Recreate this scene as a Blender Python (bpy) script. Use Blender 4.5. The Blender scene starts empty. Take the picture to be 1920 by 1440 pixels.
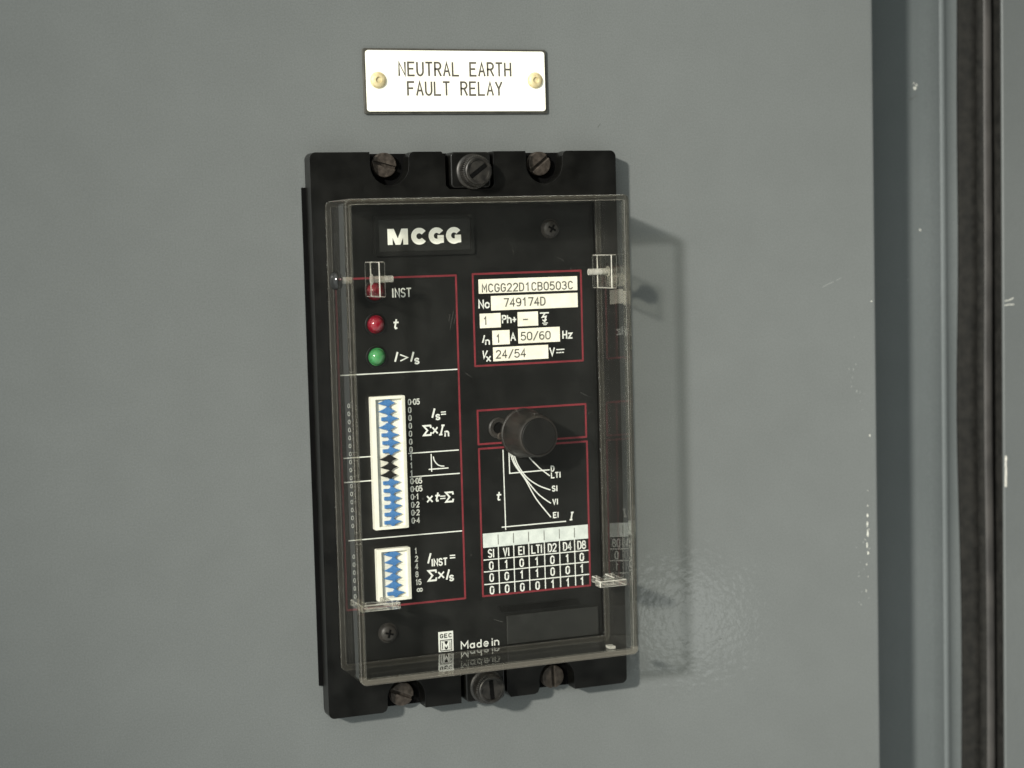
import bpy, bmesh, math, random
from mathutils import Vector, Matrix
from math import pi, sin, cos, radians

MM = 0.001
random.seed(7)
SC = bpy.context.scene
COL = SC.collection

# ------------------------------------------------------------------ camera
cd = bpy.data.cameras.new('camera')
cam = bpy.data.objects.new('camera', cd)
COL.objects.link(cam)
cam.location = (-193.912 * MM, -542.285 * MM, 59.155 * MM)
cam.rotation_euler = (1.49199, 0.02653, -0.37117)
cd.sensor_fit = 'HORIZONTAL'
cd.sensor_width = 36.0
cd.lens = 3344.87 / 1920 * 36.0
cd.clip_start = 0.01
cd.clip_end = 50.0
cd.dof.use_dof = True
cd.dof.focus_distance = 0.566
cd.dof.aperture_fstop = 11.0
SC.camera = cam

# ------------------------------------------------------------------ world: the dim plant room round the cubicle
W = bpy.data.worlds.new('World')
SC.world = W
W.use_nodes = True
nt = W.node_tree
nt.nodes.clear()
out = nt.nodes.new('ShaderNodeOutputWorld')
bg = nt.nodes.new('ShaderNodeBackground')
tc = nt.nodes.new('ShaderNodeTexCoord')
def lobe(direction, lo, hi, color):
    """a soft bright region of the room in one direction"""
    d = nt.nodes.new('ShaderNodeVectorMath'); d.operation = 'DOT_PRODUCT'
    d.inputs[1].default_value = Vector(direction).normalized()
    nt.links.new(tc.outputs['Generated'], d.inputs[0])
    mp = nt.nodes.new('ShaderNodeMapRange'); mp.interpolation_type = 'SMOOTHSTEP'
    mp.inputs['From Min'].default_value = lo; mp.inputs['From Max'].default_value = hi
    nt.links.new(d.outputs['Value'], mp.inputs['Value'])
    v = nt.nodes.new('ShaderNodeVectorMath'); v.operation = 'SCALE'
    v.inputs[0].default_value = color
    nt.links.new(mp.outputs[0], v.inputs['Scale'])
    return v.outputs[0]
total = None
for args in (((0, 1, 0), -5, -4, (0.02, 0.021, 0.020)),                       # the dim room
             ((0.86, -0.42, -0.30), 0.80, 0.98, (0.7, 0.75, 0.72)),          # pale floor and wall, low right
             ((-0.86, -0.42, 0.25), 0.30, 0.90, (1.45, 1.55, 1.50)),           # lit aisle to the left
             ((0.1, -0.25, 0.95), 0.45, 0.95, (0.55, 0.53, 0.46)),             # ceiling
             ((0.0, -0.30, -0.95), 0.50, 0.92, (0.95, 1.0, 0.97))):           # floor
    l = lobe(*args)
    if total is None: total = l
    else:
        ad = nt.nodes.new('ShaderNodeVectorMath'); ad.operation = 'ADD'
        nt.links.new(total, ad.inputs[0]); nt.links.new(l, ad.inputs[1]); total = ad.outputs[0]
nt.links.new(total, bg.inputs['Color'])
bg.inputs['Strength'].default_value = 1.0
nt.links.new(bg.outputs[0], out.inputs[0])

# ------------------------------------------------------------------ lamps
def area(name, target, direction, dist, size, watts, color):
    l = bpy.data.lights.new(name, 'AREA')
    l.shape = 'DISK'; l.size = size; l.energy = watts; l.color = color
    o = bpy.data.objects.new(name, l)
    d = Vector(direction).normalized()
    o.location = Vector(target) * MM + d * dist
    o.rotation_euler = d.to_track_quat('Z', 'Y').to_euler()
    COL.objects.link(o)
    return o
# the key: a hand torch held off to the left, its beam centred right of the relay
kl = bpy.data.lights.new('key_torch', 'SPOT')
kl.energy = 560.0; kl.color = (1.0, 0.955, 0.87); kl.shadow_soft_size = 0.070
kl.spot_size = radians(15.5); kl.spot_blend = 1.0
ko_ = bpy.data.objects.new('key_torch', kl)
kd = Vector((-0.70, -0.635, 0.325)).normalized()
ko_.location = kd * 2.6
ko_.rotation_euler = (ko_.location - Vector((0.225, 0, -0.06))).to_track_quat('Z', 'Y').to_euler()
COL.objects.link(ko_)
area('low_lamp', (75, 0, -70), (0.44, -0.87, -0.21), 1.0, 0.080, 0.024, (0.95, 1.0, 0.97))

# ------------------------------------------------------------------ render / exposure
SC.view_settings.view_transform = 'Standard'
SC.view_settings.look = 'None'
SC.view_settings.exposure = 0.0
SC.view_settings.gamma = 1.0
SC.view_settings.use_curve_mapping = False
SC.render.engine = 'CYCLES'
cy = SC.cycles
cy.use_denoising = True
cy.denoiser = 'OPENIMAGEDENOISE'
cy.max_bounces = 16
cy.transparent_max_bounces = 48
cy.transmission_bounces = 14
cy.glossy_bounces = 8
cy.caustics_reflective = False
cy.caustics_refractive = False
cy.sample_clamp_indirect = 6.0

# ------------------------------------------------------------------ materials
def mat(name):
    m = bpy.data.materials.new(name)
    m.use_nodes = True
    return m, m.node_tree, m.node_tree.nodes['Principled BSDF']

def noise(nt, scale, detail=3, rough=0.55, dim='3D'):
    t = nt.nodes.new('ShaderNodeTexCoord')
    n = nt.nodes.new('ShaderNodeTexNoise')
    n.inputs['Scale'].default_value = scale
    n.inputs['Detail'].default_value = detail
    n.inputs['Roughness'].default_value = rough
    nt.links.new(t.outputs['Object'], n.inputs['Vector'])
    return n

def varied(name, c1, c2, scale, rough=0.5, r2=None, metallic=0.0, bump=0.0, bscale=400, spec=0.5, coat=0.0, coat_r=0.1, detail=3, lo=0.35, hi=0.65):
    """a surface whose colour wanders between c1 and c2, with an optional fine bump"""
    m, nt, b = mat(name)
    n = noise(nt, scale, detail)
    r = nt.nodes.new('ShaderNodeValToRGB')
    r.color_ramp.elements[0].position = lo; r.color_ramp.elements[0].color = (*c1, 1)
    r.color_ramp.elements[1].position = hi; r.color_ramp.elements[1].color = (*c2, 1)
    nt.links.new(n.outputs['Fac'], r.inputs[0])
    nt.links.new(r.outputs[0], b.inputs['Base Color'])
    if r2 is None:
        b.inputs['Roughness'].default_value = rough
    else:
        mr = nt.nodes.new('ShaderNodeMapRange')
        mr.inputs['To Min'].default_value = rough; mr.inputs['To Max'].default_value = r2
        mr.inputs['From Min'].default_value = 0.3; mr.inputs['From Max'].default_value = 0.7
        nt.links.new(n.outputs['Fac'], mr.inputs['Value'])
        nt.links.new(mr.outputs[0], b.inputs['Roughness'])
    b.inputs['Metallic'].default_value = metallic
    b.inputs['Specular IOR Level'].default_value = spec
    b.inputs['Coat Weight'].default_value = coat
    b.inputs['Coat Roughness'].default_value = coat_r
    if bump:
        n2 = noise(nt, bscale, 2)
        bp = nt.nodes.new('ShaderNodeBump')
        bp.inputs['Strength'].default_value = bump
        bp.inputs['Distance'].default_value = 0.0002
        nt.links.new(n2.outputs['Fac'], bp.inputs['Height'])
        nt.links.new(bp.outputs[0], b.inputs['Normal'])
    return m

def paint(name, base, dark, light):
    """semi-gloss grey enamel: orange peel in the gloss, fine grain, faint cloudy dirt"""
    m, nt, b = mat(name)
    big = noise(nt, 9, 4)
    fine = noise(nt, 2000, 2)
    r = nt.nodes.new('ShaderNodeValToRGB')
    r.color_ramp.elements[0].position = 0.30; r.color_ramp.elements[0].color = (*dark, 1)
    r.color_ramp.elements[1].position = 0.70; r.color_ramp.elements[1].color = (*light, 1)
    nt.links.new(big.outputs['Fac'], r.inputs[0])
    g = nt.nodes.new('ShaderNodeMapRange')
    g.inputs['From Min'].default_value = 0.25; g.inputs['From Max'].default_value = 0.75
    g.inputs['To Min'].default_value = 0.88; g.inputs['To Max'].default_value = 1.12
    nt.links.new(fine.outputs['Fac'], g.inputs['Value'])
    mx = nt.nodes.new('ShaderNodeMix'); mx.data_type = 'RGBA'; mx.blend_type = 'MULTIPLY'
    mx.inputs['Factor'].default_value = 1.0
    nt.links.new(r.outputs[0], mx.inputs[6]); nt.links.new(g.outputs[0], mx.inputs[7])
    nt.links.new(mx.outputs[2], b.inputs['Base Color'])
    mid = noise(nt, 75, 5, 0.65)
    g2 = nt.nodes.new('ShaderNodeMapRange')
    g2.inputs['From Min'].default_value = 0.3; g2.inputs['From Max'].default_value = 0.7
    g2.inputs['To Min'].default_value = 0.975; g2.inputs['To Max'].default_value = 1.025
    nt.links.new(mid.outputs['Fac'], g2.inputs['Value'])
    mx2 = nt.nodes.new('ShaderNodeMix'); mx2.data_type = 'RGBA'; mx2.blend_type = 'MULTIPLY'
    mx2.inputs['Factor'].default_value = 1.0
    nt.links.new(mx.outputs[2], mx2.inputs[6]); nt.links.new(g2.outputs[0], mx2.inputs[7])
    nt.links.new(mx2.outputs[2], b.inputs['Base Color'])
    b.inputs['Roughness'].default_value = 0.38
    b.inputs['Specular IOR Level'].default_value = 0.25
    peel = noise(nt, 420, 2, 0.5)
    bp = nt.nodes.new('ShaderNodeBump')
    bp.inputs['Strength'].default_value = 0.34; bp.inputs['Distance'].default_value = 0.0002
    nt.links.new(peel.outputs['Fac'], bp.inputs['Height'])
    b.inputs['Coat Weight'].default_value = 0.85
    b.inputs['Coat Roughness'].default_value = 0.06
    nt.links.new(bp.outputs[0], b.inputs['Coat Normal'])
    bp2 = nt.nodes.new('ShaderNodeBump')
    bp2.inputs['Strength'].default_value = 0.12; bp2.inputs['Distance'].default_value = 0.0003
    nt.links.new(fine.outputs['Fac'], bp2.inputs['Height'])
    nt.links.new(bp2.outputs[0], b.inputs['Normal'])
    return m

M = {}
M['door'] = paint('grey_door_paint', None, (0.116, 0.124, 0.121), (0.128, 0.137, 0.134))
M['frame'] = paint('grey_frame_paint', None, (0.086, 0.098, 0.099), (0.102, 0.114, 0.115))
M['panel2'] = paint('grey_panel_paint', None, (0.085, 0.092, 0.091), (0.096, 0.103, 0.101))
M['chip'] = varied('bare_chipped_paint', (0.62, 0.62, 0.56), (0.40, 0.40, 0.36), 900, 0.45)
M['scratch'] = varied('pale_scuff', (0.215, 0.228, 0.218), (0.18, 0.193, 0.184), 1500, 0.4)
M['dirt'] = varied('dark_scratch', (0.05, 0.055, 0.05), (0.08, 0.085, 0.08), 1500, 0.6)
M['metal_chip'] = varied('bright_bare_metal', (0.85, 0.83, 0.76), (0.55, 0.53, 0.47), 500, 0.3, metallic=0.1)
M['rubber'] = varied('black_dusty_rubber', (0.0075, 0.0075, 0.0068), (0.015, 0.0145, 0.013), 300, 0.7, 0.85, bump=0.3, bscale=900, spec=0.12)
M['rubber_lip'] = varied('brown_rubber_lip', (0.022, 0.0205, 0.019), (0.038, 0.035, 0.032), 60, 0.42, 0.6, bump=0.25, bscale=1200)  # browner and paler along the front of the lip
M['black'] = varied('black_moulded_plastic', (0.0022, 0.0022, 0.0019), (0.0042, 0.0042, 0.0036), 120, 0.30, 0.40, bump=0.05, bscale=2500, spec=0.30)
M['face'] = varied('satin_black_faceplate', (0.0056, 0.0059, 0.0054), (0.0090, 0.0093, 0.0084), 90, 0.36, 0.45, spec=0.3)
M['plate'] = varied('dark_grey_blank_plate', (0.0125, 0.0131, 0.0118), (0.0155, 0.0161, 0.0144), 250, 0.5, 0.6, spec=0.3)
M['knob'] = varied('worn_black_knob', (0.008, 0.0073, 0.0063), (0.022, 0.0185, 0.015), 160, 0.42, 0.55, bump=0.1, bscale=1500)
M['knobcap'] = varied('satin_knob_cap', (0.0055, 0.0055, 0.005), (0.0080, 0.0080, 0.0072), 400, 0.5, spec=0.25)
M['thumb'] = varied('dull_black_metal', (0.009, 0.0085, 0.0075), (0.022, 0.020, 0.017), 500, 0.38, 0.5, metallic=0.3)
M['dark'] = varied('deep_black', (0.002, 0.002, 0.002), (0.003, 0.003, 0.003), 100, 0.8, spec=0.05)
M['screw'] = varied('tarnished_brown_steel', (0.030, 0.024, 0.019), (0.065, 0.053, 0.043), 700, 0.45, 0.6, metallic=0.55, bump=0.2, bscale=1800)
M['white_print'] = varied('white_screen_print', (0.60, 0.62, 0.58), (0.70, 0.71, 0.66), 600, 0.5)
M['red_print'] = varied('red_screen_print', (0.135, 0.014, 0.020), (0.18, 0.020, 0.027), 300, 0.5)
M['bold'] = varied('bright_white_letters', (0.82, 0.82, 0.74), (0.86, 0.86, 0.78), 500, 0.4)
M['sticker'] = varied('cream_paper_sticker', (0.74, 0.71, 0.59), (0.84, 0.81, 0.69), 300, 0.55)
M['strip'] = varied('pale_grey_table_strip', (0.50, 0.54, 0.51), (0.62, 0.66, 0.62), 350, 0.5)
M['type'] = varied('grey_typed_ink', (0.075, 0.075, 0.062), (0.12, 0.118, 0.10), 1800, 0.6)
M['engraved'] = varied('engraved_brown_filler', (0.050, 0.045, 0.037), (0.08, 0.073, 0.06), 700, 0.6)
M['label'] = varied('ivory_laminate', (0.80, 0.775, 0.66), (0.86, 0.84, 0.73), 120, 0.35, 0.45)
M['label_edge'] = varied('dark_laminate_core', (0.030, 0.030, 0.024), (0.050, 0.048, 0.040), 300, 0.5)
M['brass'] = varied('dull_brass_rivet', (0.46, 0.38, 0.20), (0.60, 0.52, 0.31), 900, 0.5, 0.6, metallic=0.2)
M['switch'] = varied('cream_white_plastic', (0.78, 0.765, 0.66), (0.85, 0.835, 0.74), 200, 0.4)
M['recess'] = varied('pale_grey_recess', (0.50, 0.53, 0.48), (0.66, 0.67, 0.60), 500, 0.5)
M['blue'] = varied('blue_rocker_plastic', (0.045, 0.150, 0.36), (0.068, 0.195, 0.43), 900, 0.45)
M['blacklever'] = varied('black_rocker_plastic', (0.008, 0.008, 0.008), (0.016, 0.016, 0.015), 900, 0.35)

def lens(name, col, deep):
    m, nt, b = mat(name)
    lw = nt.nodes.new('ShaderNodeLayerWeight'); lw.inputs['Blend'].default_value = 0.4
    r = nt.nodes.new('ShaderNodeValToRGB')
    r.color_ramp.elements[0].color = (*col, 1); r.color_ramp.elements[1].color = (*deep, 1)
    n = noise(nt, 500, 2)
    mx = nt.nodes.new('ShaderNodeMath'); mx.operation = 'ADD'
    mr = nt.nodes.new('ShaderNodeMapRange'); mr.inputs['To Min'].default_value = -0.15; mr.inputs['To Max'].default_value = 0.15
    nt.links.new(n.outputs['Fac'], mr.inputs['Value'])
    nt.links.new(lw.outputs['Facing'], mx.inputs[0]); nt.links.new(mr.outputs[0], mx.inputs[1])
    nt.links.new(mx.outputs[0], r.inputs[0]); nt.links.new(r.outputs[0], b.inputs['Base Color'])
    b.inputs['Roughness'].default_value = 0.10
    b.inputs['Coat Roughness'].default_value = 0.02
    b.inputs['Subsurface Weight'].default_value = 0.3
    b.inputs['Subsurface Scale'].default_value = 0.001
    b.inputs['Coat Weight'].default_value = 0.6
    return m
M['red'] = lens('red_lamp_lens', (0.24, 0.007, 0.020), (0.09, 0.003, 0.008))
M['green'] = lens('green_lamp_lens', (0.055, 0.26, 0.085), (0.02, 0.13, 0.04))

def clear(name, haze, tint, specks, shadow_dust=0.0):
    """clear moulded acrylic: Fresnel mirror over a see-through body, with a little haze, specks and added dust"""
    m = bpy.data.materials.new(name); m.use_nodes = True
    nt = m.node_tree; nt.nodes.clear()
    o = nt.nodes.new('ShaderNodeOutputMaterial')
    tr = nt.nodes.new('ShaderNodeBsdfTransparent'); tr.inputs[0].default_value = (*tint, 1)
    gl = nt.nodes.new('ShaderNodeBsdfGlossy'); gl.inputs['Roughness'].default_value = 0.02
    gl.inputs['Color'].default_value = (0.95, 0.95, 0.95, 1)
    df = nt.nodes.new('ShaderNodeBsdfDiffuse'); df.inputs[0].default_value = (0.62, 0.61, 0.55, 1)
    geo = nt.nodes.new('ShaderNodeNewGeometry')
    ior = nt.nodes.new('ShaderNodeMapRange')          # same index from both sides of the sheet
    ior.inputs['To Min'].default_value = 1.49; ior.inputs['To Max'].default_value = 1 / 1.49
    nt.links.new(geo.outputs['Backfacing'], ior.inputs['Value'])
    fr = nt.nodes.new('ShaderNodeFresnel')
    nt.links.new(ior.outputs[0], fr.inputs['IOR'])
    n = noise(nt, 700, 3)
    n2 = noise(nt, 60, 4)
    r = nt.nodes.new('ShaderNodeMapRange')
    r.inputs['From Min'].default_value = 0.73; r.inputs['From Max'].default_value = 0.80
    r.inputs['To Min'].default_value = 0.0; r.inputs['To Max'].default_value = specks
    nt.links.new(n.outputs['Fac'], r.inputs['Value'])
    r2 = nt.nodes.new('ShaderNodeMapRange')
    r2.inputs['From Min'].default_value = 0.35; r2.inputs['From Max'].default_value = 0.75
    r2.inputs['To Min'].default_value = haze * 0.4; r2.inputs['To Max'].default_value = haze * 1.6
    nt.links.new(n2.outputs['Fac'], r2.inputs['Value'])
    ad = nt.nodes.new('ShaderNodeMath'); ad.operation = 'ADD'
    nt.links.new(r.outputs[0], ad.inputs[0]); nt.links.new(r2.outputs[0], ad.inputs[1])
    if shadow_dust:                                          # dust on the upward face, put in to deepen the cover's shadow
        sx = nt.nodes.new('ShaderNodeSeparateXYZ'); nt.links.new(geo.outputs['True Normal'], sx.inputs[0])
        ab = nt.nodes.new('ShaderNodeMath'); ab.operation = 'ABSOLUTE'; nt.links.new(sx.outputs['Z'], ab.inputs[0])
        up0 = nt.nodes.new('ShaderNodeMath'); up0.operation = 'GREATER_THAN'; up0.inputs[1].default_value = 0.8
        nt.links.new(ab.outputs[0], up0.inputs[0])
        sp = nt.nodes.new('ShaderNodeSeparateXYZ'); nt.links.new(geo.outputs['Position'], sp.inputs[0])
        up1 = nt.nodes.new('ShaderNodeMath'); up1.operation = 'GREATER_THAN'; up1.inputs[1].default_value = 0.0731
        nt.links.new(sp.outputs['Z'], up1.inputs[0])
        up = nt.nodes.new('ShaderNodeMath'); up.operation = 'MULTIPLY'
        nt.links.new(up0.outputs[0], up.inputs[0]); nt.links.new(up1.outputs[0], up.inputs[1])
        du = nt.nodes.new('ShaderNodeMath'); du.operation = 'MULTIPLY_ADD'; du.inputs[1].default_value = shadow_dust
        nt.links.new(up.outputs[0], du.inputs[0]); nt.links.new(ad.outputs[0], du.inputs[2])
        ad = du
    m1 = nt.nodes.new('ShaderNodeMixShader'); m2 = nt.nodes.new('ShaderNodeMixShader')
    nt.links.new(ad.outputs[0], m1.inputs[0]); nt.links.new(tr.outputs[0], m1.inputs[1]); nt.links.new(df.outputs[0], m1.inputs[2])
    nt.links.new(fr.outputs[0], m2.inputs[0]); nt.links.new(m1.outputs[0], m2.inputs[1]); nt.links.new(gl.outputs[0], m2.inputs[2])
    nt.links.new(m2.outputs[0], o.inputs[0])
    return m
M['hair'] = clear('hairline_scratch', 0.10, (0.95, 0.95, 0.94), 0.1)
M['clear'] = clear('clear_acrylic', 0.002, (0.985, 0.985, 0.978), 0.07)
M['clear_side'] = clear('clear_acrylic_side', 0.008, (0.93, 0.93, 0.915), 0.06, shadow_dust=0.62)

def rim(name, mixf, col, see, edge_glow=0.0, body=(0.95, 0.95, 0.93)):
    m = bpy.data.materials.new(name); m.use_nodes = True
    nt = m.node_tree; nt.nodes.clear()
    o = nt.nodes.new('ShaderNodeOutputMaterial')
    g = nt.nodes.new('ShaderNodeBsdfGlass'); g.inputs['IOR'].default_value = 1.49; g.inputs['Roughness'].default_value = 0.03
    d = nt.nodes.new('ShaderNodeBsdfPrincipled')
    d.inputs['Base Color'].default_value = (*col, 1); d.inputs['Roughness'].default_value = 0.25
    n = noise(nt, 350, 3)
    r = nt.nodes.new('ShaderNodeMapRange')
    r.inputs['From Min'].default_value = 0.3; r.inputs['From Max'].default_value = 0.7
    r.inputs['To Min'].default_value = mixf * 0.6; r.inputs['To Max'].default_value = mixf * 1.4
    nt.links.new(n.outputs['Fac'], r.inputs['Value'])
    if edge_glow:                                           # paler lower edge, painting in light piped through the acrylic
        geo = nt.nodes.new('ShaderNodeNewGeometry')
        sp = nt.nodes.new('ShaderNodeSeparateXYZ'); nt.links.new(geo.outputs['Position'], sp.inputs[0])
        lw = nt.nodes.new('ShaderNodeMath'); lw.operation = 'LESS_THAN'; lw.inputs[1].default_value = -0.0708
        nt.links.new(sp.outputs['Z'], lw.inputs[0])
        ma = nt.nodes.new('ShaderNodeMath'); ma.operation = 'MULTIPLY_ADD'; ma.inputs[1].default_value = edge_glow
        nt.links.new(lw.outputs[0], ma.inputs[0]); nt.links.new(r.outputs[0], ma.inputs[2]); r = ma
    mx = nt.nodes.new('ShaderNodeMixShader')
    nt.links.new(r.outputs[0], mx.inputs[0]); nt.links.new(g.outputs[0], mx.inputs[1]); nt.links.new(d.outputs[0], mx.inputs[2])
    t2 = nt.nodes.new('ShaderNodeBsdfTransparent'); t2.inputs[0].default_value = (*body, 1)
    m2 = nt.nodes.new('ShaderNodeMixShader'); m2.inputs[0].default_value = see
    nt.links.new(mx.outputs[0], m2.inputs[1]); nt.links.new(t2.outputs[0], m2.inputs[2])
    nt.links.new(m2.outputs[0], o.inputs[0])
    return m
M['rim'] = rim('acrylic_edge', 0.07, (0.60, 0.56, 0.48), 0.84, 0.42, (0.82, 0.81, 0.77))  # pale share paints in light piped to the rim, strongest along the bottom
M['lip'] = rim('acrylic_back_edge', 0.10, (0.60, 0.55, 0.46), 0.76)  # piped-light glow of the back edge painted as a pale share
M['glass'] = rim('clear_acrylic_fitting', 0.015, (0.80, 0.78, 0.70), 0.9)
M['arris'] = rim('acrylic_rim_glint', 0.20, (0.75, 0.71, 0.62), 0.62)  # pale bevel colour painting in thin bright lines along the rim
M['edge'] = rim('acrylic_edge_glint', 0.55, (0.88, 0.86, 0.78), 0.25)  # near-white bevels paint glints onto the edges of the fittings
M['stop'] = rim('acrylic_stop', 0.16, (0.85, 0.83, 0.75), 0.58)  # pale share painted in for bright glints on the stops

# ------------------------------------------------------------------ mesh helpers (all dimensions in millimetres; x right, y into the door, z up)
class MB:
    def __init__(self):
        self.v = []; self.f = []; self.mi = []
    def add(self, vs, fs, mi=0):
        o = len(self.v)
        self.v += [tuple(p) for p in vs]
        for f in fs:
            self.f.append([i + o for i in f]); self.mi.append(mi)
    def box(self, x0, x1, y0, y1, z0, z1, mi=0):
        vs = [(x0, y0, z0), (x1, y0, z0), (x1, y1, z0), (x0, y1, z0), (x0, y0, z1), (x1, y0, z1), (x1, y1, z1), (x0, y1, z1)]
        self.add(vs, [(0, 1, 5, 4), (1, 2, 6, 5), (2, 3, 7, 6), (3, 0, 4, 7), (4, 5, 6, 7), (3, 2, 1, 0)], mi)
    def prism(self, pts, y0, y1, mi=0, side_mi=None):
        """outline pts (x,z) counter-clockwise seen from the front (from -y); front at y0 < back at y1"""
        n = len(pts)
        vs = [(x, y0, z) for x, z in pts] + [(x, y1, z) for x, z in pts]
        self.add(vs, [list(range(n)), list(range(2 * n - 1, n - 1, -1))], mi)
        o = len(self.v) - 2 * n
        for i in range(n):
            j = (i + 1) % n
            self.f.append([o + j, o + i, o + n + i, o + n + j]); self.mi.append(mi if side_mi is None else side_mi)
    def lathe(self, prof, cx, cz, n=48, mi=0, flute=0.0, nf=24, frange=None):
        """prof: list of (radius, y) from back to front; ends closed when radius 0"""
        rings = []
        for k, (r, y) in enumerate(prof):
            ring = []
            for i in range(n):
                a = 2 * pi * i / n
                rr = r
                if flute and frange and frange[0] <= k <= frange[1]:
                    rr = r + flute * (abs(sin(nf * a / 2)) - 0.5)
                ring.append((cx + rr * cos(a), y, cz + rr * sin(a)))
            rings.append(ring)
        o = len(self.v)
        for ring in rings:
            self.v += ring
        for k in range(len(rings) - 1):
            for i in range(n):
                j = (i + 1) % n
                self.f.append([o + k * n + i, o + k * n + j, o + (k + 1) * n + j, o + (k + 1) * n + i]); self.mi.append(mi)
        for k, rev in ((0, False), (len(rings) - 1, True)):
            idx = [o + k * n + i for i in range(n)]
            self.f.append(idx if rev else idx[::-1]); self.mi.append(mi)
    def build(self, name, mats, parent=None, bevel=0.0, smooth=None, loc=None, segs=2):
        me = bpy.data.meshes.new(name)
        me.from_pydata([(x * MM, y * MM, z * MM) for x, y, z in self.v], [], self.f)
        for mm in (mats if isinstance(mats, (list, tuple)) else [mats]):
            me.materials.append(mm)
        for p, i in zip(me.polygons, self.mi):
            p.material_index = i
        bm = bmesh.new(); bm.from_mesh(me)
        bmesh.ops.recalc_face_normals(bm, faces=bm.faces[:])
        bm.to_mesh(me); bm.free()
        return link(name, me, parent, bevel, smooth, loc, segs)

def link(name, me, parent=None, bevel=0.0, smooth=None, loc=None, segs=2):
    if smooth is not None:
        for p in me.polygons:
            p.use_smooth = True
        me.set_sharp_from_angle(angle=radians(smooth))
    o = bpy.data.objects.new(name, me)
    COL.objects.link(o)
    if loc:
        o.location = Vector(loc) * MM
    if parent:
        o.parent = parent
    if bevel:
        b = o.modifiers.new('bevel', 'BEVEL')
        b.width = bevel * MM; b.segments = segs; b.limit_method = 'ANGLE'; b.angle_limit = radians(40)
    return o

def copy(o, parent=None, loc=None, rot=None):
    c = o.copy()
    COL.objects.link(c)
    if parent: c.parent = parent
    if loc is not None: c.location = Vector(loc) * MM
    if rot is not None: c.rotation_euler = rot
    for ch in o.children:
        copy(ch, c)
    return c

def thing(o, label, cat, group=None, kind=None):
    o['label'] = label; o['category'] = cat
    if group: o['group'] = group
    if kind: o['kind'] = kind
    return o

def rrect(x0, x1, z0, z1, r, n=6):
    pts = []
    for cx, cz, a0 in ((x1 - r, z0 + r, -90), (x1 - r, z1 - r, 0), (x0 + r, z1 - r, 90), (x0 + r, z0 + r, 180)):
        for i in range(n + 1):
            a = radians(a0 + 90 * i / n)
            pts.append((cx + r * cos(a), cz + r * sin(a)))
    return pts

def circ(cx, cz, r, n=32):
    return [(cx + r * cos(2 * pi * i / n), cz + r * sin(2 * pi * i / n)) for i in range(n)]

def holed(name, outer, holes, y0, y1, material, parent, bevel=0.0):
    """a plate with real holes: filled outline extruded from y0 (front) to y1"""
    bm = bmesh.new()
    edges = []
    for loop in [outer] + holes:
        vs = [bm.verts.new((x * MM, y0 * MM, z * MM)) for x, z in loop]
        for i in range(len(vs)):
            edges.append(bm.edges.new((vs[i], vs[(i + 1) % len(vs)])))
    r = bmesh.ops.triangle_fill(bm, edges=edges, use_beauty=True, use_dissolve=False)
    ex = bmesh.ops.extrude_face_region(bm, geom=bm.faces[:])
    for g in ex['geom']:
        if isinstance(g, bmesh.types.BMVert):
            g.co.y = y1 * MM
    bmesh.ops.recalc_face_normals(bm, faces=bm.faces[:])
    me = bpy.data.meshes.new(name)
    bm.to_mesh(me); bm.free()
    me.materials.append(material)
    return link(name, me, parent, bevel)

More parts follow.
